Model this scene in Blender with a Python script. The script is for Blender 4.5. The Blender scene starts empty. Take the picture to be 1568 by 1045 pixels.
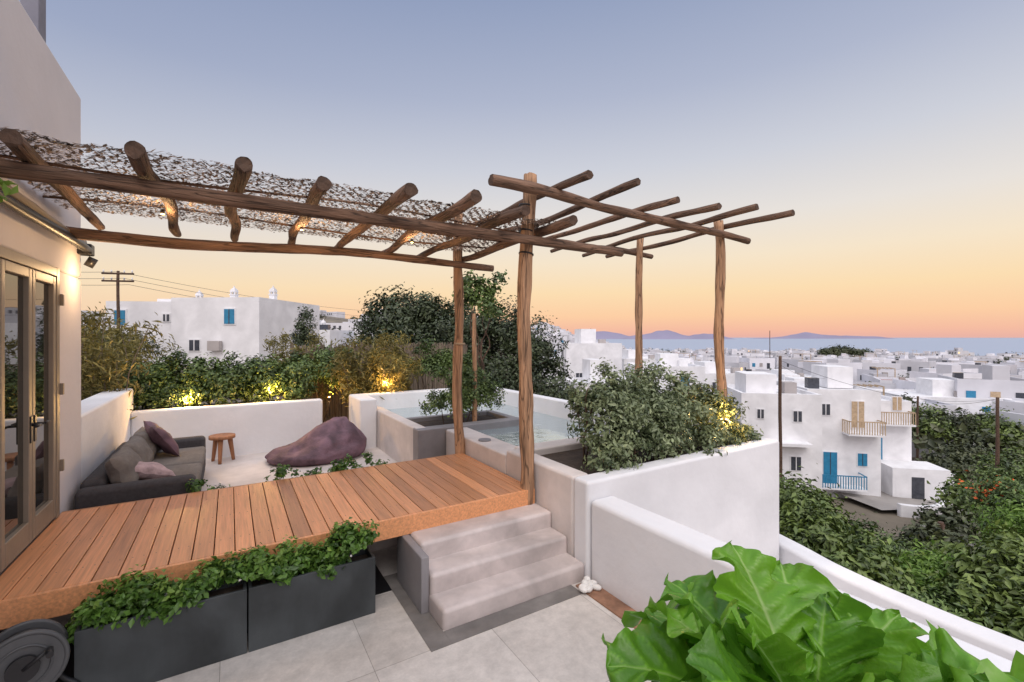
import bpy,bmesh,math,random
import numpy as np
from mathutils import Vector, Matrix, noise
random.seed(7); np.random.seed(7)
S=bpy.context.scene
S.view_settings.view_transform='Standard'; S.view_settings.look='None'; S.view_settings.exposure=0
FX,FY=.5263,.8503     # view heading of the terrace photo in plan
def cw(r,d,z=0): return Vector((FX*d+FY*r, FY*d-FX*r, z))
YAW=-math.radians(31.76)
def lin(c): 
    c=c/255.; return c/12.92 if c<=.04045 else ((c+.055)/1.055)**2.4
def s(r,g,b,k=1): return (lin(r)*k,lin(g)*k,lin(b)*k)
# ---------------------------------------------------------------- materials
def newmat(name):
    m=bpy.data.materials.new(name); m.use_nodes=True
    nt=m.node_tree; b=nt.nodes['Principled BSDF']; return m,nt,b
def mat(name,col,rough=.8,nscale=4,amt=.12,bump=.1,bscale=30,stretch=(1,1,1),attr=None,attr_amt=.3,metal=0,spec=.5,big=None,crack=None):
    m,nt,b=newmat(name); N=nt.nodes; L=nt.links
    tc=N.new('ShaderNodeTexCoord'); mp=N.new('ShaderNodeMapping'); mp.inputs['Scale'].default_value=stretch
    L.new(tc.outputs['Object'],mp.inputs[0])
    n=N.new('ShaderNodeTexNoise'); n.inputs['Scale'].default_value=nscale; n.inputs['Detail'].default_value=8; n.inputs['Roughness'].default_value=.62
    L.new(mp.outputs[0],n.inputs['Vector'])
    r=N.new('ShaderNodeValToRGB'); r.color_ramp.elements[0].position=.3; r.color_ramp.elements[1].position=.7
    r.color_ramp.elements[0].color=(*[c*(1-amt) for c in col],1); r.color_ramp.elements[1].color=(*[min(1,c*(1+amt)) for c in col],1)
    L.new(n.outputs['Fac'],r.inputs[0]); out=r.outputs[0]
    def scaleby(sock,out):
        vm=N.new('ShaderNodeVectorMath'); vm.operation='SCALE'; L.new(out,vm.inputs[0]); L.new(sock,vm.inputs['Scale']); return vm.outputs[0]
    if big:
        n3=N.new('ShaderNodeTexNoise'); n3.inputs['Scale'].default_value=big[0]; n3.inputs['Detail'].default_value=6; n3.inputs['Distortion'].default_value=.6
        L.new(tc.outputs['Object'],n3.inputs['Vector'])
        mr=N.new('ShaderNodeMapRange'); mr.inputs[1].default_value=.35; mr.inputs[2].default_value=.68; mr.inputs[3].default_value=1-big[1]; mr.inputs[4].default_value=1+big[1]*.4
        L.new(n3.outputs['Fac'],mr.inputs[0]); out=scaleby(mr.outputs[0],out)
    if attr:
        a=N.new('ShaderNodeAttribute'); a.attribute_name=attr
        mr=N.new('ShaderNodeMapRange'); mr.inputs[3].default_value=1-attr_amt; mr.inputs[4].default_value=1+attr_amt
        L.new(a.outputs['Fac'],mr.inputs[0]); out=scaleby(mr.outputs[0],out)
    hsock=None
    if crack:
        mp2=N.new('ShaderNodeMapping'); mp2.inputs['Scale'].default_value=crack; L.new(tc.outputs['Object'],mp2.inputs[0])
        n4=N.new('ShaderNodeTexNoise'); n4.inputs['Scale'].default_value=1; n4.inputs['Detail'].default_value=3; n4.inputs['Distortion'].default_value=.8; L.new(mp2.outputs[0],n4.inputs['Vector'])
        m1=N.new('ShaderNodeMath'); m1.operation='SUBTRACT'; m1.inputs[1].default_value=.5; L.new(n4.outputs['Fac'],m1.inputs[0])
        m2=N.new('ShaderNodeMath'); m2.operation='ABSOLUTE'; L.new(m1.outputs[0],m2.inputs[0])
        m3=N.new('ShaderNodeMapRange'); m3.inputs[1].default_value=0; m3.inputs[2].default_value=.03; m3.inputs[3].default_value=.28; m3.inputs[4].default_value=1; L.new(m2.outputs[0],m3.inputs[0]); out=scaleby(m3.outputs[0],out); hsock=m3.outputs[0]
    L.new(out,b.inputs['Base Color'])
    b.inputs['Roughness'].default_value=rough; b.inputs['Metallic'].default_value=metal
    b.inputs['Specular IOR Level'].default_value=spec
    if bump:
        n2=N.new('ShaderNodeTexNoise'); n2.inputs['Scale'].default_value=bscale; n2.inputs['Detail'].default_value=5
        L.new(mp.outputs[0],n2.inputs['Vector'])
        bp=N.new('ShaderNodeBump'); bp.inputs['Strength'].default_value=bump; bp.inputs['Distance'].default_value=.02
        L.new(n2.outputs['Fac'],bp.inputs['Height']); last=bp
        if hsock:
            b2=N.new('ShaderNodeBump'); b2.inputs['Strength'].default_value=.6; b2.inputs['Distance'].default_value=.01; L.new(hsock,b2.inputs['Height']); L.new(bp.outputs[0],b2.inputs['Normal']); last=b2
        L.new(last.outputs[0],b.inputs['Normal'])
    return m
def leafmat(name,dark,light,trans=0,rough=.45):
    m,nt,b=newmat(name); N=nt.nodes; L=nt.links
    a=N.new('ShaderNodeAttribute'); a.attribute_name='rnd'
    r=N.new('ShaderNodeValToRGB'); r.color_ramp.elements[0].position=.1; r.color_ramp.elements[1].position=.9
    r.color_ramp.elements[0].color=(*dark,1); r.color_ramp.elements[1].color=(*light,1)
    L.new(a.outputs['Fac'],r.inputs[0]); L.new(r.outputs[0],b.inputs['Base Color'])
    b.inputs['Roughness'].default_value=rough
    if trans:
        t=N.new('ShaderNodeBsdfTranslucent'); L.new(r.outputs[0],t.inputs[0])
        mx=N.new('ShaderNodeMixShader'); mx.inputs[0].default_value=trans
        L.new(b.outputs[0],mx.inputs[1]); L.new(t.outputs[0],mx.inputs[2]); L.new(mx.outputs[0],N['Material Output'].inputs[0])
    return m
def emis(name,col,st):
    m,nt,b=newmat(name); b.inputs['Emission Color'].default_value=(*col,1); b.inputs['Emission Strength'].default_value=st; b.inputs['Base Color'].default_value=(*col,1); return m
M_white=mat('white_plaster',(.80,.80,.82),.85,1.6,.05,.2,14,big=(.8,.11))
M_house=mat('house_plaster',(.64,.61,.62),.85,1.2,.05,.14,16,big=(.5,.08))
M_beige=mat('warm_cement',(.66,.60,.57),.7,3,.13,.12,12,big=(1.1,.16))
M_step=mat('step_cement',(.60,.53,.51),.6,4,.17,.15,10,big=(2.2,.28))
M_dgrey=mat('grey_cement',(.25,.24,.25),.6,3,.15,.1,14,big=(1,.15))
M_border=mat('border_cement',(.20,.185,.175),.7,6,.2,.1,30,big=(2,.25))
M_zinc=mat('zinc_planter',(.062,.072,.077),.5,3,.3,.05,10,(1,1,.4),metal=.2,big=(2.5,.4))
M_log=mat('log_wood',(.175,.100,.063),.8,2.2,.6,.8,9,(9,9,.8),attr='rnd',attr_amt=.35,crack=(16,16,1.1))
M_logend=mat('log_end_wood',(.09,.052,.034),.85,12,.5,.4,40)
M_post=mat('post_wood',(.42,.24,.135),.75,2.2,.5,.7,9,(9,9,.8),crack=(14,14,1.0))
M_deck=mat('deck_wood',(.60,.275,.125),.36,3,.24,.12,14,(20,.7,20),attr='rnd',attr_amt=.30)
M_net=mat('dried_leaf_net',(.44,.355,.30),.9,8,.3,0,attr='rnd',attr_amt=.5)
M_sofa=mat('dark_fabric',(.06,.058,.064),.95,30,.2,.4,300)
M_sofa2=mat('grey_fabric',(.20,.18,.165),.95,30,.15,.4,300,big=(4,.2))
M_purple=mat('purple_velvet',(.15,.085,.11),.75,5,.3,.3,40,big=(5,.4))
M_pink=mat('pink_fabric',(.42,.31,.32),.85,12,.35,.2,80)
M_stool=mat('stool_wood',(.34,.15,.07),.6,4,.35,.2,10,(6,6,1))
M_frame=mat('door_frame',(.24,.20,.155),.45,5,.1,.05,40)
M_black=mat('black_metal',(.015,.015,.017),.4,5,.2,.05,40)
M_plastic=mat('grey_plastic',(.085,.088,.092),.4,5,.15,.03,60)
M_blue=mat('blue_paint',(.02,.20,.36),.5,4,.2,.05,20)
M_win=mat('window_dark',(.06,.065,.08),.2,5,.3,0)
M_woodp=mat('pale_wood',(.46,.34,.22),.7,6,.25,.1,20)
M_ground=mat('dry_earth',(.20,.17,.13),.95,.15,.4,.4,2,big=(.03,.35))
M_soil=mat('planter_soil',(.06,.042,.03),.95,10,.4,.6,30)
M_road=mat('road_cement',(.30,.28,.265),.9,.6,.2,.1,6)
M_pebble=mat('white_pebble',(.75,.74,.72),.6,10,.1,.1,20)
M_terra=mat('terracotta',(.34,.18,.11),.7,8,.3,.2,30,big=(6,.4))
M_reed=mat('reed',(.21,.165,.125),.9,6,.4,.3,30,(6,6,1),attr='rnd',attr_amt=.4)
M_town=mat('town_white',(.66,.66,.70),.9,.2,.12,0,attr='rnd',attr_amt=.22)
M_roof=mat('town_roof',(.38,.35,.34),.9,.3,.25,0)
M_red=mat('terracotta_roof',(.30,.08,.05),.9,1,.2,0)
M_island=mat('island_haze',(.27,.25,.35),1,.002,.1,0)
M_pool=mat('pool_lining',(.12,.14,.15),.6,3,.15,0)
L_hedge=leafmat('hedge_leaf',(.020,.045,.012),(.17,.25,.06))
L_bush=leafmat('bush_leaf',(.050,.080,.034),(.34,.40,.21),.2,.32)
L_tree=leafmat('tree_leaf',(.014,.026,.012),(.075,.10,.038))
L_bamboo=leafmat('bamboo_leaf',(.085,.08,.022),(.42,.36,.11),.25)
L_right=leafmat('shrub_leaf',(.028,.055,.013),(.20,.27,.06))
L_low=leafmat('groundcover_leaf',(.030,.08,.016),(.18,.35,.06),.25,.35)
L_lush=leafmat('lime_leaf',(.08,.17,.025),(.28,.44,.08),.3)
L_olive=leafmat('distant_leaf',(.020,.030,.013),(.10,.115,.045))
def tilemat():
    m,nt,b=newmat('terrace_tile'); N=nt.nodes; L=nt.links
    tc=N.new('ShaderNodeTexCoord'); mp=N.new('ShaderNodeMapping'); mp.inputs['Location'].default_value=(-.718+.77*4,-2.68+.77*8,0)
    L.new(tc.outputs['Object'],mp.inputs[0])
    br=N.new('ShaderNodeTexBrick'); br.offset=0; br.inputs['Scale'].default_value=1; br.inputs['Brick Width'].default_value=.77; br.inputs['Row Height'].default_value=.77
    br.inputs['Mortar Size'].default_value=.0025; br.inputs['Mortar Smooth'].default_value=.3
    br.inputs['Color1'].default_value=(.60,.56,.52,1); br.inputs['Color2'].default_value=(.67,.63,.59,1); br.inputs['Mortar'].default_value=(.36,.33,.30,1)
    L.new(mp.outputs[0],br.inputs['Vector']); out=br.outputs['Color']
    for sc,lo,hi,di in ((2.2,.80,1.08,.5),(14,.86,1.05,0),(60,.93,1.03,0)):
        n=N.new('ShaderNodeTexNoise'); n.inputs['Scale'].default_value=sc; n.inputs['Detail'].default_value=9; n.inputs['Roughness'].default_value=.65; n.inputs['Distortion'].default_value=di; L.new(tc.outputs['Object'],n.inputs['Vector'])
        mr=N.new('ShaderNodeMapRange'); mr.inputs[1].default_value=.33; mr.inputs[2].default_value=.66; mr.inputs[3].default_value=lo; mr.inputs[4].default_value=hi; L.new(n.outputs['Fac'],mr.inputs[0])
        vm=N.new('ShaderNodeVectorMath'); vm.operation='SCALE'; L.new(out,vm.inputs[0]); L.new(mr.outputs[0],vm.inputs['Scale']); out=vm.outputs[0]
    L.new(out,b.inputs['Base Color']); b.inputs['Roughness'].default_value=.55
    bp=N.new('ShaderNodeBump'); bp.inputs['Strength'].default_value=.2; bp.inputs['Distance'].default_value=.01; bp.invert=True
    L.new(br.outputs['Fac'],bp.inputs['Height']); L.new(bp.outputs[0],b.inputs['Normal'])
    return m
M_tile=tilemat()
def watermat(name,col,rough,bscale,bst,ior=1.45,spec=.5,metal=0):
    m,nt,b=newmat(name); N=nt.nodes; L=nt.links
    b.inputs['Base Color'].default_value=(*col,1); b.inputs['Roughness'].default_value=rough; b.inputs['IOR'].default_value=ior; b.inputs['Specular IOR Level'].default_value=spec; b.inputs['Metallic'].default_value=metal
    tc=N.new('ShaderNodeTexCoord'); n=N.new('ShaderNodeTexNoise'); n.inputs['Scale'].default_value=bscale; n.inputs['Detail'].default_value=3
    L.new(tc.outputs['Object'],n.inputs['Vector']); bp=N.new('ShaderNodeBump'); bp.inputs['Strength'].default_value=bst; bp.inputs['Distance'].default_value=.05
    L.new(n.outputs['Fac'],bp.inputs['Height']); L.new(bp.outputs[0],b.inputs['Normal']); return m
M_water=watermat('pool_water',(.50,.60,.63),.05,7,.10,2.0,.5,.6)
M_sea=watermat('sea_water',(.36,.41,.50),.7,.02,.3,1.33,.1)
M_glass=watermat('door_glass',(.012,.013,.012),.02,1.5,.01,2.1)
M_warm=emis('lamp_warm',(1,.55,.2),12)
M_warmwin=emis('lit_window',(1,.6,.25),1.2)
# ---------------------------------------------------------------- mesh helpers
def empty(name,loc=(0,0,0)):
    e=bpy.data.objects.new(name,None); S.collection.objects.link(e); e.location=loc; e.empty_display_size=.1; return e
def obj(name,me,mats=(),parent=None):
    o=bpy.data.objects.new(name,me); S.collection.objects.link(o)
    for m in mats: me.materials.append(m)
    if parent: o.parent=parent
    return o
def smooth(me): me.polygons.foreach_set('use_smooth',[True]*len(me.polygons))
class MB:
    def __init__(s): s.v=[];s.f=[];s.m=[];s.r=[]
    def box(s,x0,x1,y0,y1,z0,z1,mi=0,M=None,rnd=None):
        b=len(s.v); P=[(x0,y0,z0),(x1,y0,z0),(x1,y1,z0),(x0,y1,z0),(x0,y0,z1),(x1,y0,z1),(x1,y1,z1),(x0,y1,z1)]
        if M is not None: P=[tuple(M@Vector(p)) for p in P]
        s.v+=P; s.f+=[tuple(b+i for i in q) for q in ((0,3,2,1),(4,5,6,7),(0,1,5,4),(1,2,6,5),(2,3,7,6),(3,0,4,7))]
        s.m+=[mi]*6; s.r+=[random.random() if rnd is None else rnd]*8
    def quad(s,P,mi=0):
        b=len(s.v); s.v+=[tuple(p) for p in P]; s.f.append(tuple(range(b,b+len(P)))); s.m.append(mi); s.r+=[random.random()]*len(P)
    def obj(s,name,mats,parent=None,bevel=0,seg=2):
        me=bpy.data.meshes.new(name); me.from_pydata(s.v,[],s.f); me.update()
        me.polygons.foreach_set('material_index',s.m)
        a=me.attributes.new('rnd','FLOAT','POINT'); a.data.foreach_set('value',s.r)
        o=obj(name,me,mats,parent)
        if bevel:
            md=o.modifiers.new('bevel','BEVEL'); md.width=bevel; md.segments=seg; md.limit_method='ANGLE'
            smooth(me); o.modifiers.new('wn','WEIGHTED_NORMAL')
        return o
def box(name,x0,x1,y0,y1,z0,z1,m,bevel=.012,parent=None,seg=2):
    b=MB(); b.box(x0,x1,y0,y1,z0,z1); return b.obj(name,[m],parent,bevel,seg)
def log(name,p0,p1,r0,r1,m,parent=None,wob=.012,rings=18,sides=12,endm=None):
    p0=Vector(p0);p1=Vector(p1);Ln=(p1-p0).length; V=[];F=[]
    sd=random.uniform(0,99); rv=random.random(); rg_=1 if wob else 0
    for i in range(rings+1):
        t=i/rings; c=Vector((noise.noise((t*2.2+sd,0,0))*wob*2,noise.noise((0,t*2.2+sd,5))*wob*2,t*Ln)); r=r0+(r1-r0)*t
        r*=1+rg_*.16*noise.noise((t*3.5*Ln+sd,3,3))
        for k in range(sides):
            an=2*math.pi*k/sides; rr=r*(1+rg_*(.16*noise.noise((math.cos(an)*1.3+sd,math.sin(an)*1.3,t*2.5*Ln))+.05*noise.noise((math.cos(an)*3.5+sd,math.sin(an)*3.5,t*6*Ln))))
            V.append((c.x+rr*math.cos(an),c.y+rr*math.sin(an),c.z+(rg_*.012*noise.noise((math.cos(an)*2+sd,math.sin(an)*2,t)) if i in(0,rings) else 0)))
    for i in range(rings):
        for k in range(sides):
            a=i*sides+k;b=i*sides+(k+1)%sides; F.append((a,b,b+sides,a+sides))
    n=len(F); F.append(tuple(reversed(range(sides)))); F.append(tuple(rings*sides+k for k in range(sides)))
    me=bpy.data.meshes.new(name); me.from_pydata(V,[],F); me.update(); smooth(me)
    me.polygons[n].use_smooth=False; me.polygons[n+1].use_smooth=False
    mi=[0]*n+[1,1]
    a=me.attributes.new('rnd','FLOAT','POINT'); a.data.foreach_set('value',[rv]*len(V))
    o=obj(name,me,[m,endm or M_logend],parent); me.polygons.foreach_set('material_index',mi)
    q=(p1-p0).to_track_quat('Z','Y'); o.matrix_world=Matrix.Translation(p0)@q.to_matrix().to_4x4()
    return o
def cyl(name,p0,p1,r,m,parent=None,sides=20,r1=None): 
    return log(name,p0,p1,r,r1 if r1 is not None else r,m,parent,0,1,sides,m)
def foliage(name,blobs,n,size,m,parent=None,asp=.45,csz=.22,clumps=30,up=.5,seed=1,fill=.35,fold=.15):
    rg=np.random.default_rng(seed); B=np.array(blobs,float)
    vol=(B[:,3]*B[:,4]*B[:,5])**(2/3); w=vol/vol.sum()
    nc=max(4,int(clumps*len(B))); cb=rg.choice(len(B),nc,p=w)
    dv=rg.normal(size=(nc,3)); dv/=np.linalg.norm(dv,axis=1)[:,None]; dv[:,2]=np.where(dv[:,2]<-.3,-dv[:,2]*.5,dv[:,2])
    rad=np.where(rg.random(nc)<fill,rg.random(nc)**.5,.82+.34*rg.random(nc))
    cc=B[cb,:3]+dv*rad[:,None]*B[cb,3:6]; cr=csz*B[cb,3:6].mean(1)*(.5+1.0*rg.random(nc)); cv=rg.random(nc)
    pk=cr**1.6; pk/=pk.sum()
    k=rg.choice(nc,n,p=pk); off=rg.normal(size=(n,3))*.5; P=cc[k]+off*cr[k][:,None]
    out=dv[k]*.8+off*.6
    nr=out+rg.normal(size=(n,3))*.7; nr[:,2]+=up; nr/=np.linalg.norm(nr,axis=1)[:,None]
    t=rg.normal(size=(n,3)); t-=(t*nr).sum(1)[:,None]*nr; t/=np.linalg.norm(t,axis=1)[:,None]; bt=np.cross(nr,t)
    L=size*(.6+.8*rg.random(n))[:,None]; W=L*asp
    V=np.empty((n,4,3)); V[:,0]=P-t*L*.5; V[:,1]=P+bt*W*.5+nr*L*fold; V[:,2]=P+t*L*.5; V[:,3]=P-bt*W*.5+nr*L*fold
    me=bpy.data.meshes.new(name); me.vertices.add(n*4); me.vertices.foreach_set('co',V.ravel())
    idx=np.arange(n)[:,None]*4+np.array([[0,1,2,0,2,3]]); me.loops.add(n*6); me.loops.foreach_set('vertex_index',idx.ravel().astype(np.int32))
    me.polygons.add(n*2); me.polygons.foreach_set('loop_start',(np.arange(n*2)*3).astype(np.int32)); me.update(calc_edges=True)
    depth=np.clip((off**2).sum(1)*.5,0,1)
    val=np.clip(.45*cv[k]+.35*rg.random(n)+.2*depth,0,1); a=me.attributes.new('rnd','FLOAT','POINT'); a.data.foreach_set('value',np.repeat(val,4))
    return obj(name,me,[m],parent)
def pillow(name,c,sz,rot,m,parent=None,pw=.55,seed=0):
    me=bpy.data.meshes.new(name); V=[];F=[];n=18
    for sg in (1,-1):
        for i in range(n+1):
            for j in range(n+1):
                u=i/n*2-1;v=j/n*2-1
                e=max(0,(1-abs(u)**2.6)*(1-abs(v)**2.6)); pinch=1-.10*(1-abs(u*v))*max(abs(u),abs(v))**3
                z=sg*e**pw*.5*sz[2]*(1+.25*noise.noise((u*1.7+seed,v*1.7,sg)))
                V.append((u*sz[0]/2*pinch,v*sz[1]/2*pinch,z+.02*noise.noise((u*2,v*2,seed))))
    for q in range(2):
        for i in range(n):
            for j in range(n):
                a=q*(n+1)**2+i*(n+1)+j; f=(a,a+n+1,a+n+2,a+1); F.append(f if q==0 else f[::-1])
    me.from_pydata(V,[],F); me.update(); smooth(me); o=obj(name,me,[m],parent)
    o.location=c; o.rotation_euler=[math.radians(x) for x in rot]; return o
def light(name,loc,e,col=(1,.62,.3),r=.04,parent=None):
    l=bpy.data.lights.new(name,'POINT'); l.energy=e; l.color=col; l.shadow_soft_size=r; o=bpy.data.objects.new(name,l); S.collection.objects.link(o); o.location=loc
    if parent:o.parent=parent
    return o
# ---------------------------------------------------------------- world, sun, camera
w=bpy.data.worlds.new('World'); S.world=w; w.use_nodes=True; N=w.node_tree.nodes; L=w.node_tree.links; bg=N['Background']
tc=N.new('ShaderNodeTexCoord'); sp=N.new('ShaderNodeSeparateXYZ'); L.new(tc.outputs['Generated'],sp.inputs[0])
def ramp(st):
    r=N.new('ShaderNodeValToRGB'); e=r.color_ramp.elements; e[0].position=st[0][0]; e[0].color=(*st[0][1],1); e[1].position=st[-1][0]; e[1].color=(*st[-1][1],1)
    for p,c in st[1:-1]:
        q=e.new(p); q.color=(*c,1)
    L.new(sp.outputs['Z'],r.inputs[0]); return r
ZE=[(.78,s(200,208,235)),(1,s(250,250,255,1.25))]  # overhead sky out of frame, brightened to light the terrace
warm=ramp([(0,s(232,178,166)),(.014,s(245,188,162)),(.045,s(253,207,165)),(.095,s(252,222,178)),(.16,s(246,229,203)),(.235,s(232,226,220)),(.34,s(206,209,219)),(.46,s(176,184,206)),(.61,s(146,160,191))]+ZE)
cool=ramp([(0,s(222,186,170)),(.03,s(244,212,178)),(.10,s(246,225,194)),(.2,s(220,214,212)),(.32,s(186,192,209)),(.45,s(153,165,194)),(.61,s(131,147,182))]+ZE)
back=ramp([(0,s(225,200,200,1.1)),(.1,s(250,230,228,1.3)),(.3,s(250,242,246,1.45)),(.6,s(245,242,250,1.45)),(1,s(250,250,255,1.25))])  # unseen sky behind the camera, made extra bright as fill for the walls
dt=N.new('ShaderNodeVectorMath'); dt.operation='DOT_PRODUCT'; dt.inputs[1].default_value=(.88,.475,0); L.new(tc.outputs['Generated'],dt.inputs[0])
def mr(a,b):
    r=N.new('ShaderNodeMapRange'); r.interpolation_type='SMOOTHSTEP'; r.inputs[1].default_value=a; r.inputs[2].default_value=b; L.new(dt.outputs['Value'],r.inputs[0]); return r
def mix(f,a,b):
    m=N.new('ShaderNodeMix'); m.data_type='RGBA'; L.new(f,m.inputs[0]); L.new(a,m.inputs[6]); L.new(b,m.inputs[7]); return m.outputs[2]
c1=mix(mr(.0,.9).outputs[0],cool.outputs[0],warm.outputs[0])
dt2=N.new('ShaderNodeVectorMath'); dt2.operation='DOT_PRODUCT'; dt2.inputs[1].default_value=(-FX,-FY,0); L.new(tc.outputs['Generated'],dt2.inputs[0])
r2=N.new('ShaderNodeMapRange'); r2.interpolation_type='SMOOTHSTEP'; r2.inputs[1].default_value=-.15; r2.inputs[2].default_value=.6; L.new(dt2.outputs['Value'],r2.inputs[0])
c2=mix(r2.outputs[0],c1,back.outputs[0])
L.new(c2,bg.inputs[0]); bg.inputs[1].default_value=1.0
sl=bpy.data.lights.new('fill_sun','SUN'); sl.energy=1.3; sl.angle=math.radians(50); sl.color=(1,.91,.85)  # wide soft fill added from the camera side; the sunset glow lies opposite
so=bpy.data.objects.new('fill_sun',sl); S.collection.objects.link(so)
so.rotation_euler=Vector((-.35,-.55,1.0)).to_track_quat('Z','Y').to_euler()
cam=bpy.data.cameras.new('camera'); co=bpy.data.objects.new('camera',cam); S.collection.objects.link(co); S.camera=co
cam.lens=16; cam.sensor_width=36; cam.shift_y=-.0035; cam.clip_start=.05; cam.clip_end=60000
co.location=(0,0,1.95); co.rotation_euler=(math.pi/2,0,YAW)
# ---------------------------------------------------------------- terrain, sea, islands
def ss(a,b,x): t=min(1,max(0,(x-a)/(b-a))); return t*t*(3-2*t)
def interp(x,T):
    for (a,p),(b,q) in zip(T,T[1:]):
        if x<=b: return p+(q-p)*max(0,(x-a))/(b-a)
    return T[-1][1]
def gh(r,d):
    D=math.hypot(r,d); an=math.atan2(r,d); t=ss(-.08,.30,an)
    if an<-2.6: t=max(t,ss(-2.6,-3.14,an))
    hl=interp(D,[(0,-.4),(9,-.4),(14,.3),(40,.2),(110,-2),(200,4),(380,17+5*math.sin(an*9)),(900,16+8*math.sin(an*7+1)),(1600,-22),(9000,-60)])
    hr=interp(D,[(0,-4.5),(8,-5),(35,-9.75),(100,-13.2),(300,-14.8),(560,-15.6),(620,-22),(9000,-60)])
    if an>.25 and 70<D<400: hr+=4.2*max(0,noise.noise((an*5,D*.010,1)))*ss(80,180,D)*(1-ss(280,390,D))
    return hl*(1-t)+hr*t+(noise.noise((r*.03,d*.03,0))*.5 if D>20 else 0)
V=[(0,0,-4)];F=[];NA=160; rr=[1.5*1.09**i for i in range(105)]
for R in rr:
    for k in range(NA):
        an=2*math.pi*k/NA; r=R*math.sin(an); d=R*math.cos(an); p=cw(r,d,gh(r,d)); V.append(tuple(p))
for k in range(NA): F.append((0,1+(k+1)%NA,1+k))
for i in range(len(rr)-1):
    for k in range(NA):
        a=1+i*NA+k;b=1+i*NA+(k+1)%NA; F.append((a,b,b+NA,a+NA))
me=bpy.data.meshes.new('ground'); me.from_pydata(V,[],F); me.update(); smooth(me); obj('ground',me,[M_ground])
b=MB(); b.quad([(-40000,-40000,-16.4),(40000,-40000,-16.4),(40000,40000,-16.4),(-40000,40000,-16.4)]); b.obj('sea',[M_sea])
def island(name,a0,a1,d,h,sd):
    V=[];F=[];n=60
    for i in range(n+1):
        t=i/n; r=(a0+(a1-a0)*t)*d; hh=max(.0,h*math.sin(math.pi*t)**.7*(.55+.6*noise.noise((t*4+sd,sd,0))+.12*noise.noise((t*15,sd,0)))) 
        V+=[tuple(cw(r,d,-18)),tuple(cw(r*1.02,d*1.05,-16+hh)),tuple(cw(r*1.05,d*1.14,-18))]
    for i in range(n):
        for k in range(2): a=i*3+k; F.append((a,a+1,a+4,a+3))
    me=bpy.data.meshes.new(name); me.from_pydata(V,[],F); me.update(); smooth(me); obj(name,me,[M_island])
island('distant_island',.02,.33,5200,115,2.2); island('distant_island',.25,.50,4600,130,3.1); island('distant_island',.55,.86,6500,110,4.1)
# ---------------------------------------------------------------- house on the left
HX=-1.17
h=empty('white_villa')
def villa():
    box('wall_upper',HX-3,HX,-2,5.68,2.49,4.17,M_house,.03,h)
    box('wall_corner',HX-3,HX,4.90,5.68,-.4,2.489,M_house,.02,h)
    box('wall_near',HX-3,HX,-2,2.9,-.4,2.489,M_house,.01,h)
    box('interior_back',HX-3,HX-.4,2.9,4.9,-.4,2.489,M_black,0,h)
    box('sill',HX-.4,HX,2.9,4.9,-.4,.555,M_step,0,h)
    box('roof_chimney',-1.52,-1.40,5.48,5.66,4.171,6.6,mat('grey_upper',(.20,.20,.24),.8),.01,h)
    g=MB(); x1=HX+.03;x0=HX-.03
    b=MB()
    b.box(HX-.05,HX+.035,4.83,4.90,.555,2.49); b.box(HX-.05,HX+.035,2.9,4.83,2.42,2.488)
    for y0,y1 in ((4.34,4.825),(3.84,4.33),(3.36,3.83),(2.9,3.35)):
        b.box(x0,x1,y0,y0+.055,.57,2.415); b.box(x0,x1,y1-.055,y1,.57,2.415)
        b.box(x0,x1,y0+.056,y1-.056,.57,.72); b.box(x0,x1,y0+.056,y1-.056,2.35,2.415)
        g.box(HX-.008,HX+.002,y0+.057,y1-.057,.721,2.349)
    b.obj('door_frames',[M_frame],h,.006); g.obj('door_glass',[M_glass],h)
    for y in (4.37,4.30):
        cyl('door_handle',(x1,y,1.36),(x1+.05,y,1.36),.009,M_black,h); cyl('door_handle_lever',(x1+.05,y,1.36),(x1+.05,y+(.09 if y>4.33 else -.09),1.36),.008,M_black,h)
        box('handle_plate',x1,x1+.008,y-.018,y+.018,1.24,1.42,M_black,.003,h)
    for z in (.9,1.5,2.2): box('hinge',HX+.03,HX+.055,4.895,4.925,z,z+.09,M_frame,.003,h)
    log('awning_rail',(HX+.07,1.0,2.74),(HX+.07,5.55,2.74),.035,.035,M_black,h,.012)
    log('awning_roll',(HX+.05,1.0,2.81),(HX+.05,5.5,2.80),.03,.03,M_frame,h,.02)
villa()
sc=empty('wall_lamp')
box('lamp_body',HX,HX+.10,5.52,5.64,2.70,2.80,M_black,.01,sc); cyl('lamp_head',(HX+.1,5.6,2.68),(HX+.06,5.6,2.60),.035,M_black,sc); light('lamp_light',(HX+.20,5.40,2.48),9,parent=sc)
box('low_parapet_wall',HX-.3,HX,5.682,8.35,-.4,1.23,M_white,.03)
box('lounge_back_wall',HX+.001,1.31,8.1,8.28,-.4,.92,M_white,.03)
# ---------------------------------------------------------------- floors
box('lounge_floor',HX+.001,2.05,4.2,8.6,-.6,.15,M_beige,0)
box('lower_terrace_floor',-1.6,2.449,-2.5,4.19,-.6,0,M_tile,0)
box('floor_border_side',1.06,1.2,2.66,3.7,-.01,.004,M_border,0); box('floor_border_front',1.201,2.28,2.66,2.80,-.01,.004,M_border,0)
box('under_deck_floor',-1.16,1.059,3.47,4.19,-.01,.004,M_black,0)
box('terracotta_edge_strip',2.30,2.448,-2.4,2.77,-.01,.012,M_terra,.004)
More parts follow.
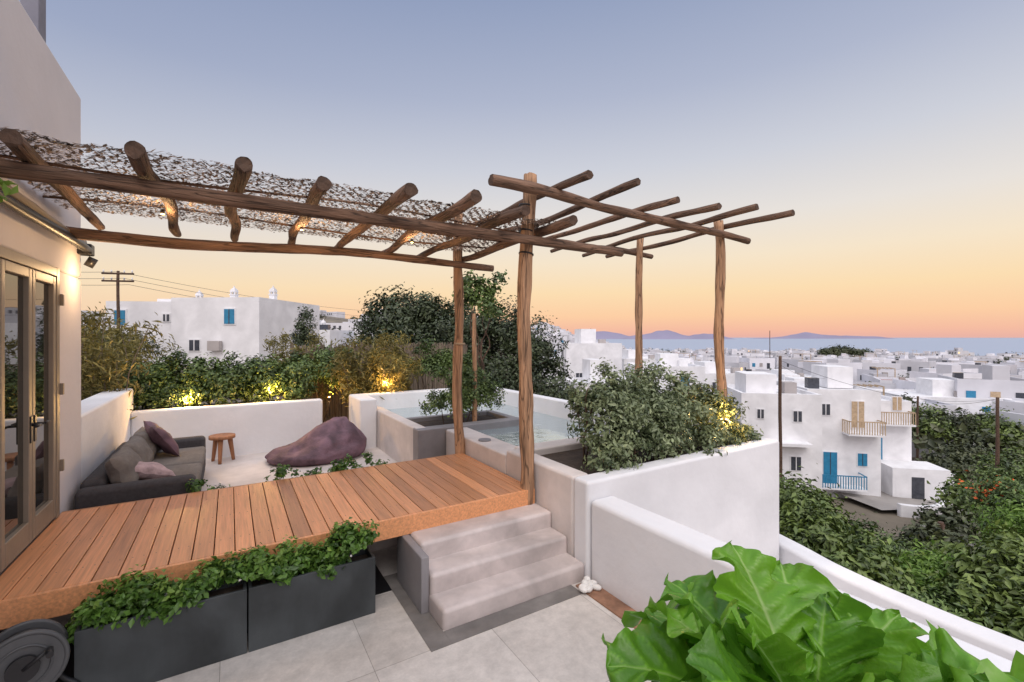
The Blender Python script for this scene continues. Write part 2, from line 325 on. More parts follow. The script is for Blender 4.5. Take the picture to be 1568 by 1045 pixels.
# ---------------------------------------------------------------- deck
dk=empty('wooden_deck'); b=MB(); x=HX+.02; 
while x<2.34:
    wd=min(.118,2.37-x); b.box(x,x+wd-.006,3.50,4.99,.522,.55); x+=.118
b.obj('deck_boards',[M_deck],dk,.003)
b=MB(); b.box(HX+.02,2.37,3.472,3.499,.40,.549); b.box(HX+.02,2.37,4.991,5.02,.16,.549); b.box(2.371,2.40,3.472,5.02,.40,.549); b.obj('deck_fascia',[M_deck],dk,.004)
b=MB()
for y in (3.7,4.2,4.7): b.box(HX+.02,2.36,y,y+.06,.40,.52)
b.obj('deck_joists',[M_logend],dk)
b=MB(); x=HX+.02
while x<2.3:
    for y in (3.73,4.23,4.73):
        for dx in (.03,.085): b.box(x+dx,x+dx+.006,y,y+.006,.549,.5508)
    x+=.118
b.obj('deck_screws',[M_plastic],dk)
# ---------------------------------------------------------------- steps (rounded cement)
st=empty('cement_steps')
for i,(yf,z) in enumerate(((2.80,.1375),(3.02,.275),(3.24,.4125))):
    b=MB(); b.box(1.2+.004*i,2.43-.002*i,yf,3.6-.01*i,-.02,z); o=b.obj(f'step_{i+1}',[M_step],None,.03,4); o.parent=st
box('step_side_base',1.14,1.2,3.05,3.6,0,.40,M_dgrey,.01,st)
# ---------------------------------------------------------------- planter wall, parapets
pw=empty('raised_planter_wall')
box('front_wall',2.43,5.29,2.78,2.96,-7,.79,M_white,.03,pw,3)
box('left_wall',2.429,2.62,2.961,4.05,-.6,.787,M_beige,.03,pw,3)
box('right_wall',5.11,5.29,2.961,4.05,-7,.788,M_white,.03,pw)
box('rear_wall',2.621,5.109,3.95,4.2,-7,.77,M_beige,.02,pw)
box('planter_soil',2.62,5.11,2.96,3.95,.3,.70,M_soil,0,pw)
def pathwall(name,pts,wd,z0,z1,m,bev=.03):
    V=[];F=[];n=len(pts)
    P=[Vector(p) for p in pts]
    for i,p in enumerate(P):
        t=(P[min(i+1,n-1)]-P[max(i-1,0)]).normalized(); nn=Vector((-t.y,t.x))
        zz=z1[i] if isinstance(z1,(list,tuple)) else z1
        for sg in (1,-1):
            q=p+nn*sg*wd/2; V+=[(q.x,q.y,z0),(q.x,q.y,zz)]
    for i in range(n-1):
        a=i*4;c=a+4; F+=[(a,c,c+1,a+1),(a+1,c+1,c+3,a+3),(a+3,c+3,c+2,a+2)]
    F+=[(0,1,3,2),(4*n-4,4*n-2,4*n-1,4*n-3)]
    me=bpy.data.meshes.new(name); me.from_pydata(V,[],F); me.update(); smooth(me)
    bm=bmesh.new(); bm.from_mesh(me); bmesh.ops.recalc_face_normals(bm,faces=bm.faces); bm.to_mesh(me); bm.free()
    o=obj(name,me,[m]); md=o.modifiers.new('b','BEVEL'); md.width=bev; md.segments=3; md.limit_method='ANGLE'; md.angle_limit=.8; o.modifiers.new('w','WEIGHTED_NORMAL'); return o
def spline(pts,k=8):
    out=[]; P=[Vector(p) for p in pts]
    for i in range(len(P)-1):
        a=P[max(i-1,0)];b_=P[i];c=P[i+1];d=P[min(i+2,len(P)-1)]
        for j in range(k):
            t=j/k; out.append(.5*((2*b_)+(c-a)*t+(2*a-5*b_+4*c-d)*t*t+(3*b_-a-3*c+d)*t**3))
    out.append(P[-1]); return out
pathwall('terrace_parapet',[(2.575,2.777),(2.575,1.5),(2.575,0),(2.575,-2.5)],.25,-7,.65,M_white,.04)
pathwall('outer_parapet',spline([(5.6,3.3),(5.42,2.7),(5.25,2.2),(5.14,1.5),(5.12,.7),(5.15,-2)]),.24,-7,-.40,M_white,.04)
box('lower_ledge_floor',2.70,5.1,-2.5,2.779,-7,-1.3,M_tile,0)
# ---------------------------------------------------------------- pool
pl=empty('plunge_pool')
box('left_wall',2.05,2.22,5.70,8.10,-.6,.76,M_beige,.025,pl)
box('front_wall',2.048,3.67,5.60,5.80,-.6,.757,M_dgrey,.015,pl)
box('back_wall',1.77,4.68,8.101,8.33,-3,.95,M_white,.03,pl)
box('back_left_pier',1.77,2.047,7.5,8.1,-.6,.948,M_white,.03,pl)
box('right_wall',4.5,4.68,4.201,8.1,-7,.93,M_white,.02,pl)
box('rim_left',2.43,2.75,4.051,5.599,-.6,.73,M_beige,.02,pl)
box('island_right',3.55,3.668,5.801,6.6,-.6,.755,M_dgrey,.015,pl)
box('island_back',2.221,3.549,6.5,6.6,-.6,.755,M_dgrey,.015,pl)
box('island_soil',2.221,3.549,5.801,6.499,-.5,.69,M_soil,0,pl)
box('pool_floor',2.2,4.5,4.2,8.1,-3,-.55,M_pool,0,pl)
b=MB(); b.quad([(2.75,4.2,.66),(4.5,4.2,.66),(4.5,5.7,.66),(2.75,5.7,.66)]); b.quad([(2.2,5.7,.66),(4.5,5.7,.66),(4.5,8.1,.66),(2.2,8.1,.66)]); b.obj('pool_water',[M_water],pl)
cyl('skimmer_lid',(2.56,4.75,.728),(2.56,4.75,.745),.075,M_dgrey,pl,28)
# ---------------------------------------------------------------- pergolas
pg=empty('shaded_log_pergola')
log('post_front',(2.33,3.53,.40),(2.345,3.53,3.46),.066,.060,M_post,pg,.025,40,16)
log('post_rear',(2.38,5.06,.40),(2.37,5.06,3.46),.060,.053,M_post,pg,.025,40,16)
log('beam_front',(HX-.0,3.41,2.83),(3.45,3.42,2.83),.048,.042,M_log,pg,.03,50,16)
log('beam_rear',(HX-.0,5.0,2.81),(2.80,4.97,2.83),.050,.040,M_log,pg,.03,50,16)
for i,X in enumerate((-.95,-.43,.04,.52,1.03,1.50,1.95,2.47)):
    y0=(3.18,3.05,3.12,3.14,2.92,2.88,2.98,3.02)[i]
    log(f'rafter_{i+1}',(X+random.uniform(-.03,.03),y0,2.945),(X+random.uniform(-.04,.04),5.28,2.925),.046,.034,M_log,pg,.03,36,16)
for Y in (3.7,4.2,4.65): log('net_batten',(HX,Y,2.985),(2.6,Y+.03,2.985),.010,.009,M_log,pg,.03)
for i,(X,Y) in enumerate(((-.43,4.27),(.52,4.27),(1.50,4.27))):
    cyl(f'spot_{i+1}',(X,Y,2.905),(X,Y,2.875),.014,M_black,pg); cyl(f'spot_lens_{i+1}',(X,Y,2.874),(X,Y,2.870),.011,M_warm,pg); light(f'spot_light_{i+1}',(X,Y,2.80),7,parent=pg)
for z in (2.72,2.93,3.16,3.32): cyl('lashing',(2.339,3.53,z),(2.341,3.53,z+.012),.071,M_black,pg)
cyl('post_rope',(2.38,5.06,1.86),(2.38,5.06,1.885),.066,M_woodp,pg)
def net():
    # scalloped cut-leaf cover: rows of curved strips joined at nodes, lying almost flat on the battens
    rg=np.random.default_rng(3); n=42000
    X=rg.uniform(HX+.02,2.62,n); Y=rg.uniform(3.30,5.08,n)
    wx=.075; wy=.048; ph=np.floor(Y/wy); cell=np.sin((X/wx+.5*(ph%2))*2*np.pi)*.017
    Y=ph*wy+cell+rg.normal(size=n)*.0135; X=X+rg.normal(size=n)*.006
    slope=np.cos((X/wx+.5*(ph%2))*2*np.pi)*.9
    edge=3.30+.035*np.sin(X*6.5)+.02*np.sin(X*23); Y=np.where(Y<edge,edge+.03*rg.random(n),Y)
    kx=(X+.95)/.49; sag=-.022*np.sin(np.pi*(kx-np.floor(kx)))**2*np.sin(np.clip((Y-3.2)/1.8,0,1)*np.pi)
    Z=3.004+sag+rg.normal(size=n)*.005
    an=np.arctan(slope)+rg.normal(size=n)*.55
    Ln=rg.uniform(.018,.045,n); W=rg.uniform(.009,.017,n)
    tx=np.cos(an);ty=np.sin(an); tilt=rg.normal(size=n)*.2
    V=np.empty((n,4,3))
    for q,(u,v) in enumerate(((-.5,-.2),(0.1,-.5),(.5,.15),(-.1,.5))):
        V[:,q,0]=X+tx*Ln*u-ty*W*v*1.4; V[:,q,1]=Y+ty*Ln*u+tx*W*v*1.4; V[:,q,2]=Z+u*Ln*tilt+v*W*.3
    me=bpy.data.meshes.new('net'); me.vertices.add(n*4); me.vertices.foreach_set('co',V.ravel()); me.loops.add(n*4); me.loops.foreach_set('vertex_index',np.arange(n*4,dtype=np.int32))
    me.polygons.add(n); me.polygons.foreach_set('loop_start',np.arange(n,dtype=np.int32)*4); me.update(calc_edges=True)
    a=me.attributes.new('rnd','FLOAT','POINT'); a.data.foreach_set('value',np.repeat(rg.random(n),4)); obj('leaf_net',me,[M_net],pg)
net()
po=empty('open_log_pergola')
log('post_front',(5.26,3.52,.2),(5.26,3.50,3.42),.062,.055,M_post,po,.04,40,16)
log('post_rear',(5.26,4.86,.2),(5.27,4.84,3.45),.058,.05,M_post,po,.03,40,16)
log('beam_front',(1.88,3.40,3.27),(5.72,3.41,3.22),.048,.040,M_log,po,.04,50,16)
log('beam_rear',(2.15,4.97,3.24),(5.62,4.93,3.22),.043,.038,M_log,po,.04,40)
for i,(X,y0) in enumerate(((2.6,2.97),(3.14,2.93),(3.79,3.0),(4.33,2.89),(4.86,2.79),(5.35,2.67))):
    log(f'rafter_{i+1}',(X,y0,3.345),(X-.05+random.uniform(-.05,.05),5.85-random.uniform(0,.3),3.30),.037,.028,M_log,po,.04,36)
log('thin_wood_pole',(3.05,5.95,.6),(3.03,5.95,2.30),.035,.03,M_post,None,.02)
# ---------------------------------------------------------------- dark planters with groundcover
for i,(x0,x1) in enumerate(((-.70,.088),(.096,.875))):
    p=empty('dark_planter_box'); 
    b=MB(); t=.02
    b.box(x0,x1,3.25,3.25+t,.0,.395); b.box(x0,x1,3.45-t,3.45,.0,.395); b.box(x0,x0+t,3.251+t,3.449-t,.0,.394); b.box(x1-t,x1,3.251+t,3.449-t,.0,.394); b.obj('box_sides',[M_zinc],p,.003)
    box('soil',x0+t,x1-t,3.27,3.43,.1,.35,M_soil,0,p)
    bl=[]
    for k in range(16):
        xx=x0+.04+(x1-x0-.08)*k/15; zz=.41+random.uniform(-.04,.07)+(.07 if i==1 and k>10 else 0); bl.append((xx,3.35+random.uniform(-.05,.04),zz,.07,.09,.06+random.uniform(0,.05)))
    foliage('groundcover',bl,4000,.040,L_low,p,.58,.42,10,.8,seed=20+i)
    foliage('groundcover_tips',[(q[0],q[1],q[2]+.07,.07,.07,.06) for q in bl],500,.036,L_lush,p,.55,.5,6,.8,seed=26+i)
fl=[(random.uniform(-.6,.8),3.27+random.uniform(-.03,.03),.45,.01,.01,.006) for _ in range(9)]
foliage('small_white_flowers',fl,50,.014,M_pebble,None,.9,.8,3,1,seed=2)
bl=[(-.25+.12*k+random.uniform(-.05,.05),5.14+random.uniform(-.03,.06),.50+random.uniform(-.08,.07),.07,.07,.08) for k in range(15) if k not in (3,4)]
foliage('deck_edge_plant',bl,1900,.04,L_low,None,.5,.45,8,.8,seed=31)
# ---------------------------------------------------------------- sofa
sf=empty('outdoor_sofa'); X0,X1,Y0,Y1=-1.13,-.28,5.22,7.40
box('base',X0,X1,Y0+.17,Y1-.17,.19,.40,M_sofa,.03,sf,3); box('arm_front',X0,X1,Y0,Y0+.168,.19,.64,M_sofa,.05,sf,4); box('arm_rear',X0,X1,Y1-.168,Y1,.19,.64,M_sofa,.05,sf,4)
box('back',X0-.002,X0+.17,Y0+.172,Y1-.172,.41,.68,M_sofa,.05,sf,4)
ym=(Y0+Y1)/2
for a,c in ((Y0+.175,ym-.005),(ym+.005,Y1-.175)): box('seat_cushion',X0+.18,X1+.01,a,c,.402,.53,M_sofa2,.045,sf,4)
for k in range(3):
    L3=(Y1-Y0-.36)/3; pillow('back_cushion',(X0+.27,Y0+.18+L3*(k+.5),.68),(.36,L3*.98,.22),(0,68,0),M_sofa2,sf,.4,k)
for x in (X0+.06,X1-.06):
    for y in (Y0+.06,Y1-.06): cyl('foot',(x,y,.15),(x,y,.2),.02,M_black,sf)
pillow('purple_cushion',(-.70,6.85,.74),(.46,.46,.16),(8,55,25),M_purple,sf,.5,3)
pillow('pink_cushion',(-.72,5.75,.63),(.42,.34,.15),(5,20,35),M_pink,sf,.5,5)
tb=empty('wooden_stool'); cx,cy=-.10,7.82
cyl('seat',(cx,cy,.49),(cx,cy,.535),.165,M_stool,tb,32)
for k in range(3):
    an=math.radians(20+120*k); log(f'leg_{k+1}',(cx+.15*math.cos(an),cy+.15*math.sin(an),.15),(cx+.10*math.cos(an),cy+.10*math.sin(an),.492),.022,.034,M_stool,tb,0,6,10)
def beanbag():
    bm=bmesh.new(); bmesh.ops.create_icosphere(bm,subdivisions=5,radius=1)
    for v in bm.verts:
        p=v.co.copy(); x,y,z=p
        zz=max(z,-.5); rad=math.hypot(x,y)
        hz=.17+.30*math.exp(-((x-.40)**2/.55+(y-.15)**2/.8))      # slumped peak towards the right rear
        q=Vector((x*.70,y*.52,(zz+.5)/1.5*hz*1.3))
        q.x+=.05*max(0,z)
        th=math.atan2(y-.1,x-.5); pleat=math.cos(th*6+1.5*noise.noise(Vector((x,y,0))))*.016*min(1,rad*1.4)*max(0,z+.4)
        fo=noise.noise(Vector((x*2,y*2,z*2)))*.05-abs(noise.noise(Vector((x*3.3+3,y*3.3-x*2,z*3))))*.045
        n=p.normalized(); q+=Vector((n.x*.6,n.y*.6,max(0,n.z)))*(fo+pleat)
        q.z=max(q.z,0); v.co=q
    me=bpy.data.meshes.new('bean_bag'); bm.to_mesh(me); bm.free(); smooth(me)
    o=obj('bean_bag',me,[M_purple]); o.location=(1.12,7.32,.15); o.rotation_euler=(0,0,math.radians(-5))
beanbag()
# hose reel
hr=empty('hose_reel'); c=Vector((-.88,3.22,.33)); ax=Vector((.25,-1,.1)).normalized()
cyl('drum',c-ax*.07,c+ax*.07,.105,M_plastic,hr,32); cyl('flange_rear',c-ax*.085,c-ax*.065,.155,M_plastic,hr,36); cyl('flange_front',c+ax*.065,c+ax*.085,.155,M_plastic,hr,36)
cyl('hub',c+ax*.085,c+ax*.115,.06,M_black,hr,24); cyl('crank',c+ax*.11,c+ax*.11+Vector((.09,.02,.06)),.01,M_black,hr); cyl('crank_grip',c+ax*.11+Vector((.09,.02,.06)),c+ax*.19+Vector((.09,.02,.06)),.014,M_black,hr)
def torus(name,c,ax,R,r,m,parent):
    V=[];F=[];n=40;k=10; q=ax.to_track_quat('Z','Y')
    for i in range(n):
        for j in range(k):
            a=2*math.pi*i/n;e=2*math.pi*j/k; V.append(tuple(c+q@Vector(((R+r*math.cos(e))*math.cos(a),(R+r*math.cos(e))*math.sin(a),r*math.sin(e)))))
    for i in range(n):
        for j in range(k): F.append((i*k+j,((i+1)%n)*k+j,((i+1)%n)*k+(j+1)%k,i*k+(j+1)%k))
    me=bpy.data.meshes.new(name); me.from_pydata(V,[],F); me.update(); smooth(me); obj(name,me,[m],parent)
for k in range(5): torus('hose_coil',c+ax*(-.05+.025*k),ax,.122,.013,M_black,hr)
torus('rim_front',c+ax*.078,ax,.155,.012,M_plastic,hr); torus('rim_rear',c-ax*.078,ax,.155,.012,M_plastic,hr); torus('rim_inner',c+ax*.086,ax,.10,.006,M_plastic,hr)
for sx in (-.08,.10): log('stand_leg',(c.x+sx,c.y+.06,0),(c.x+sx*.4,c.y+.06,.33),.014,.012,M_black,hr,0,4,8)
box('stand_bar',c.x-.15,c.x+.2,c.y+.03,c.y+.09,.0,.03,M_black,.005,hr)
log('hose_tail',(c.x+.12,c.y,.25),(c.x+.25,c.y+.05,.02),.012,.012,M_black,hr,.02)
b=bmesh.new()
for k in range(10):
    mm=Matrix.Translation((2.33+random.uniform(-.06,.08),2.70+random.uniform(-.07,.05),.03+random.uniform(0,.02)))@Matrix.Rotation(random.random()*3,4,'Z')@Matrix.Diagonal((.036*random.uniform(.7,1.2),.028,.022,1))
    bmesh.ops.create_icosphere(b,subdivisions=3,radius=1,matrix=mm)
me=bpy.data.meshes.new('white_pebbles'); b.to_mesh(me); b.free(); smooth(me); obj('white_pebbles',me,[M_pebble])
# ---------------------------------------------------------------- planting near the terrace
def stems(parent,blobs,base,n,m,r=.008,seed=1):
    rg=random.Random(seed)
    for k in range(n):
        bl=rg.choice(blobs); p0=(bl[0]+rg.uniform(-.2,.2)*bl[3],bl[1]+rg.uniform(-.2,.2)*bl[4],base); p1=(bl[0]+rg.uniform(-.6,.6)*bl[3],bl[1]+rg.uniform(-.6,.6)*bl[4],bl[2]+rg.uniform(0,.9)*bl[5])
        log('stem',p0,p1,r,r*.5,m,parent,.03,6,6)
def shrub(name,blobs,n,size,m,base,seed,asp=.45,csz=.3,clumps=22,ns=8,**k):
    e=empty(name); foliage('leaves',blobs,n,size,m,e,asp,csz,clumps,seed=seed,**k); stems(e,blobs,base,ns,M_logend,.008,seed); return e
def skirt(x0,x1,y,z,n): return [(x0+(x1-x0)*k/(n-1),y+random.uniform(-.05,.05),z+random.uniform(-.05,.06),.22,.20,.20) for k in range(n)]
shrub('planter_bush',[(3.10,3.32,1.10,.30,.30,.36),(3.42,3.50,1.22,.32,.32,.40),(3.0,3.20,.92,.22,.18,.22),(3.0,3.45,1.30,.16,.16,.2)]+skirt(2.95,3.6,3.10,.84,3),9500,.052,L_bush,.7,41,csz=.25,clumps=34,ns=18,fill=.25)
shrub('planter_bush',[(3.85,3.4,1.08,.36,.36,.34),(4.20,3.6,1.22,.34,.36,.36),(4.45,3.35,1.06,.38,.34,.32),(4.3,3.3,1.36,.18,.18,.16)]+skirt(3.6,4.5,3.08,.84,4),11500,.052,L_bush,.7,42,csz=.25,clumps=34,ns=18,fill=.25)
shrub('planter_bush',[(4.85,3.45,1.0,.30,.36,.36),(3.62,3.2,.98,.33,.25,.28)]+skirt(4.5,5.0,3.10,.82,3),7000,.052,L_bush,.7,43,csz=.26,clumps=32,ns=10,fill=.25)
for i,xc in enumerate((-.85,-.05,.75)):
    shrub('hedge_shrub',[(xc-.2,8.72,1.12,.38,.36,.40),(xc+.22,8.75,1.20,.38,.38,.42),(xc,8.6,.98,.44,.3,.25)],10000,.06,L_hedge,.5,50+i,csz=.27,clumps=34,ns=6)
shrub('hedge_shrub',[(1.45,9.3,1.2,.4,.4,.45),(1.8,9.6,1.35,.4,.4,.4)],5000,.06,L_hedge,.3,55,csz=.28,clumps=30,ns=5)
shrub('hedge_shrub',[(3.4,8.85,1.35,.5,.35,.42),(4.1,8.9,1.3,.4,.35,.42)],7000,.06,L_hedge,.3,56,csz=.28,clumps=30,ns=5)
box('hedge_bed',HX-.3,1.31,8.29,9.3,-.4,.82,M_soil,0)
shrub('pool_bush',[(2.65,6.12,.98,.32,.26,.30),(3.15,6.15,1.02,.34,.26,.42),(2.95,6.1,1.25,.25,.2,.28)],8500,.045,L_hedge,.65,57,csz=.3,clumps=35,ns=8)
def bamboo(name,c,n,h,rad,seed,leaves=3500,size=.11):
    rg=random.Random(seed); e=empty(name); bl=[]
    for k in range(n):
        p0=Vector((c[0]+rg.uniform(-.5,.5)*rad,c[1]+rg.uniform(-.5,.5)*rad,c[2])); hh=h*rg.uniform(.6,1.05); p1=p0+Vector((rg.uniform(-.6,.6)*rad,rg.uniform(-.6,.6)*rad,hh))
        log('cane',p0,p1,.009,.004,M_reed,e,.05,8,6)
        for t in (.35,.5,.65,.8,.95): q=p0.lerp(p1,t); bl.append((q.x,q.y,q.z,.13,.13,.13))
    foliage('leaves',bl,leaves,size,L_bamboo,e,.16,.9,4,.2,seed=seed); return e
bamboo('bamboo_plant',(-1.65,8.1,.3),16,1.95,.7,61,3400); bamboo('bamboo_plant',(-1.5,9.3,.3),14,1.7,.8,62,3000)
bamboo('bamboo_plant',(2.45,8.85,.4),30,1.45,.9,63,12000); bamboo('bamboo_plant',(1.35,10.2,.3),16,1.6,.8,64,3600); bamboo('bamboo_plant',(-1.9,11.0,.3),16,2.0,1.0,65,3000)
for nm,loc,e in (('garden_uplight',(-.55,8.34,.97),30),('garden_uplight',(.55,8.34,1.05),30),('garden_uplight',(2.45,8.40,1.02),34),('garden_uplight',(4.62,3.00,1.05),16),('garden_uplight',(1.55,8.9,.85),14)):
    u=empty(nm); cyl('spike',(loc[0],loc[1],loc[2]-.35),(loc[0],loc[1],loc[2]-.03),.008,M_black,u); cyl('head',(loc[0],loc[1],loc[2]-.04),(loc[0],loc[1],loc[2]),.022,M_black,u); cyl('lens',(loc[0],loc[1],loc[2]+.001),(loc[0],loc[1],loc[2]+.008),.018,M_warm,u); light('glow',(loc[0],loc[1]-.05,loc[2]+.07),e,(1,.55,.18),.03,u)
b=MB(); 
for k in range(260):
    t=k/260; p=Vector((1.0,9.9)).lerp(Vector((5.2,10.6)),t); hh=1.78+random.uniform(-.06,.06); b.box(p.x,p.x+.014,p.y+random.uniform(-.01,.01),p.y+.02,-.3,hh)
for x in (1.0,2.4,3.8): b.box(x,x+.05,9.86+(x-1)*.167,9.9+(x-1)*.167,-.3,1.85)
b.obj('reed_fence',[M_reed])
def tree(name,base,h,blobs,n,size,m,seed,csz=.28,clumps=40,tr=.14,asp=.5,fill=.35):
    e=empty(name); base=Vector(base); top=Vector((sum(b[0] for b in blobs)/len(blobs),sum(b[1] for b in blobs)/len(blobs),base.z+h*.6))
    log('trunk',base,top,tr,tr*.55,M_logend,e,.12,12,10)
    for b_ in blobs: log('limb',base.lerp(top,.7),(b_[0],b_[1],b_[2]+b_[5]*.3),tr*.45,tr*.12,M_logend,e,.1,8,7)
    foliage('crown',blobs,n,size,m,e,asp,csz,clumps,seed=seed,fill=fill); return e
def cb(a,d,z,rx,rz): p=cw(a*d,d,z); return (p.x,p.y,p.z,rx,rx,rz)
tree('dark_tree',cw(-3.0,14,0),3,[cb(-.255,14,2.3,.9,.95),cb(-.20,14.3,2.5,.9,.95),cb(-.155,14,2.1,.8,.9),cb(-.29,14,1.6,.7,.8),cb(-.21,13.6,1.5,1.1,.9)],16000,.12,L_tree,71)
tree('dark_tree',cw(-.4,16,-2),4.5,[cb(-.10,16,2.0,1.1,1.0),cb(-.03,16,1.9,1.1,1.1),cb(.03,16,1.3,1.0,1.1),cb(.075,16.3,.7,.8,1.2),cb(-.05,15.5,.5,1.4,1.4),cb(.05,15.6,-.3,1.2,1.2),cb(-.12,15.6,.6,1.0,1.3)],25000,.13,L_tree,72)
tree('slender_tree',cw(-.55,9.2,.0),3.2,[cb(-.085,9.2,2.75,.38,.36),cb(-.045,9.3,2.95,.34,.28),cb(-.10,9.2,3.05,.26,.22),cb(-.05,9.1,2.4,.30,.3)],1700,.10,L_hedge,73,.4,14,.04)
tree('cypress_tree',cw(-9.1,20,.2),3,[cb(-.455,20,2.6,.32,.8),cb(-.455,20,1.6,.5,.9)],4000,.10,L_tree,74,tr=.08)
tree('dark_tree',cw(-19,24,0),3,[cb(-.85,24,1.2,1.3,.9),cb(-.93,24,1.5,1.2,.9)],6000,.14,L_tree,75)
# trees and shrubs on the slope to the right
sh=[(.64,12.5,-3.3,1.4,1.35,0),(.76,12,-3.9,1.3,1.2,2),(.69,9.8,-2.9,1.1,1.2,0),(.83,9.8,-3.9,1.1,1.1,3),(.95,8.4,-3.7,1.1,1.1,2),(1.04,10,-3.9,1.2,1.1,3),(1.17,8.8,-3.1,1.2,1.2,0),(1.16,12.5,-2.9,1.4,1.4,2),(.80,8.3,-3.2,.95,1.0,0),(1.08,7.8,-3.3,1.0,1.1,0),(1.22,10.8,-3.0,1.4,1.4,3),(.92,12.5,-4.8,1.2,1.1,0),(.70,7.6,-3.1,.8,.9,2)]
for i,(a,d,z,rx,rz,mi) in enumerate(sh):
    m=(L_right,L_right,L_hedge,L_lush)[mi]
    p=cw(a*d,d,gh(a*d,d)-.2); bs=[cb(a+.06*math.cos(k*2.1+i),d+.6*math.sin(k*2.1),z+.42*math.sin(k*1.7+i),rx*(.45+.12*(k%3)),rz*(.42+.12*(k%3))) for k in range(6)]
    tree('slope_tree',p,rz*2,bs,11500,(.17,.13,.12,.13)[mi],m,80+i,.34,26,.09,.42,.25)
p=cb(1.06,13,-2.5,.5,.3); foliage('orange_flowers',[p,cb(1.09,12.5,-2.2,.3,.2)],160,.08,mat('orange_petal',(.75,.14,.03),.6,5,.2,0),None,.8,.5,12,seed=5)
for i,(a,d,z,rx,rz) in enumerate([(.93,48,-7.4,3,1.8),(1.0,46,-7.6,3.2,2),(1.08,44,-7.5,3.2,2.2),(.99,38,-8.8,2.2,1.4),(1.1,36,-8.8,2.6,1.6),(.845,52,-6.8,1.6,2.2),(.88,70,-8.6,3,2.5),(1.15,34,-9.2,3,2),(1.05,25,-8.0,2.2,1.8),(.95,22,-8.2,1.6,1.2)]):
    bs=[cb(a+.03*math.cos(k*2.1+i),d+1.4*math.sin(k*2.1),z+.5*math.sin(k*1.7),rx*.6,rz*.65) for k in range(4)]
    tree('roadside_tree',cw(a*d,d,gh(a*d,d)),3,bs,4500,.33,(L_right,L_olive)[i%2],110+i,.35,24,.2,.5)
# ---------------------------------------------------------------- houses
HM=[M_white,M_blue,M_win,M_woodp,M_roof,M_warmwin]
def windows(b,M,w,dp,z0,z1,rg,faces=('f','l'),blue=.5):
    fl=max(1,int((z1-z0)/2.8))
    for f in range(fl):
        zc=z1-1.6-f*2.8
        for face in faces:
            ln=w if face in 'fb' else dp; k=max(1,int(ln/2.8))
            for i in range(k):
                if rg.random()<.25: continue
                x=-ln/2+ln*(i+.5)/k+rg.uniform(-.3,.3); ww=.42;hh=.6; mi=1 if rg.random()<blue else (2 if rg.random()<.7 else 3); bot=zc-hh
                if rg.random()<.2: bot=zc-1.4
                if face=='f':
                    b.box(x-ww-.08,x+ww+.08,-dp/2-.05,-dp/2+.01,bot-.08,zc+hh+.08,0,M); b.box(x-ww,x+ww,-dp/2-.07,-dp/2-.052,bot,zc+hh,mi,M); b.box(x-.03,x+.03,-dp/2-.085,-dp/2-.071,bot,zc+hh,2 if mi==1 else 0,M)
                    b.box(x-ww-.1,x+ww+.1,-dp/2-.15,-dp/2-.051,bot-.16,bot-.082,0,M)
                else:
                    b.box(-w/2-.05,-w/2+.01,x-ww-.08,x+ww+.08,bot-.08,zc+hh+.08,0,M); b.box(-w/2-.07,-w/2-.052,x-ww,x+ww,bot,zc+hh,mi,M); b.box(-w/2-.085,-w/2-.071,x-.03,x+.03,bot,zc+hh,2 if mi==1 else 0,M)
def house(name,r,d,w,dp,zt,rot=0,seed=1,extra=None,chim=0,blue=.5,win=True):
    rg=random.Random(seed); g=gh(r,d)-1.5; b=MB(); I=Matrix.Identity(4)
    b.box(-w/2,w/2,-dp/2,dp/2,g,zt-.25,0,I)
    t=.22
    b.box(-w/2-.003,w/2+.003,-dp/2-.003,-dp/2+t,zt-.252,zt,0,I); b.box(-w/2-.003,w/2+.003,dp/2-t,dp/2+.003,zt-.252,zt,0,I)
    b.box(-w/2-.003,-w/2+t,-dp/2+t,dp/2-t,zt-.252,zt,0,I); b.box(w/2-t,w/2+.003,-dp/2+t,dp/2-t,zt-.252,zt,0,I)
    if win:
        windows(b,I,w,dp,max(g+1.5,zt-9),zt,rg,blue=blue)
        x=rg.uniform(-.3,.1)*w; b.box(x,x+w*.28,-dp*.1,dp*.3,zt-.25,zt+rg.uniform(.8,1.9),0,I)
        b.box(w*.2,w*.2+.9,-dp*.2,-dp*.2+.6,zt-.24,zt+.5,rg.choice([2,4,0]),I)
        b.box(-w/2-w*.3,-w/2-.01,-dp*.3,dp*.45,g,zt-rg.uniform(1.5,3),0,I)
    for k in range(chim):
        x=(-.25+.5*k)*w if chim>1 else .2*w; b.box(x-.17,x+.17,-.17,.17,zt-.2,zt+.45,0,I); b.box(x-.21,x+.21,-.21,.21,zt+.451,zt+.50,0,I)
        for s1 in (-1,1):
            for s2 in (-1,1): b.box(x+s1*.12-.035,x+s1*.12+.035,s2*.12-.035,s2*.12+.035,zt+.501,zt+.65,0,I)
        for j in range(6):
            q=.18*math.cos(j/6*1.5); b.box(x-q,x+q,-q,q,zt+.651+.05*j,zt+.70+.05*j,0,I)
        b.box(x-.025,x+.025,-.025,.025,zt+.95,zt+1.06,0,I)
    if extra: extra(b,I,w,dp,zt)
    o=b.obj(name,HM); p=cw(r,d,0); o.location=p; o.rotation_euler=(0,0,YAW+math.radians(rot)); return o
def winset(b,I,dp,L_):
    for x,z,ww,hh,mi in L_:
        b.box(x-ww-.07,x+ww+.07,-dp/2-.04,-dp/2+.01,z-hh-.07,z+hh+.07,0,I); b.box(x-ww,x+ww,-dp/2-.07,-dp/2-.042,z-hh,z+hh,mi,I); b.box(x-.025,x+.025,-dp/2-.085,-dp/2-.071,z-hh,z+hh,0 if mi!=1 else 2,I)
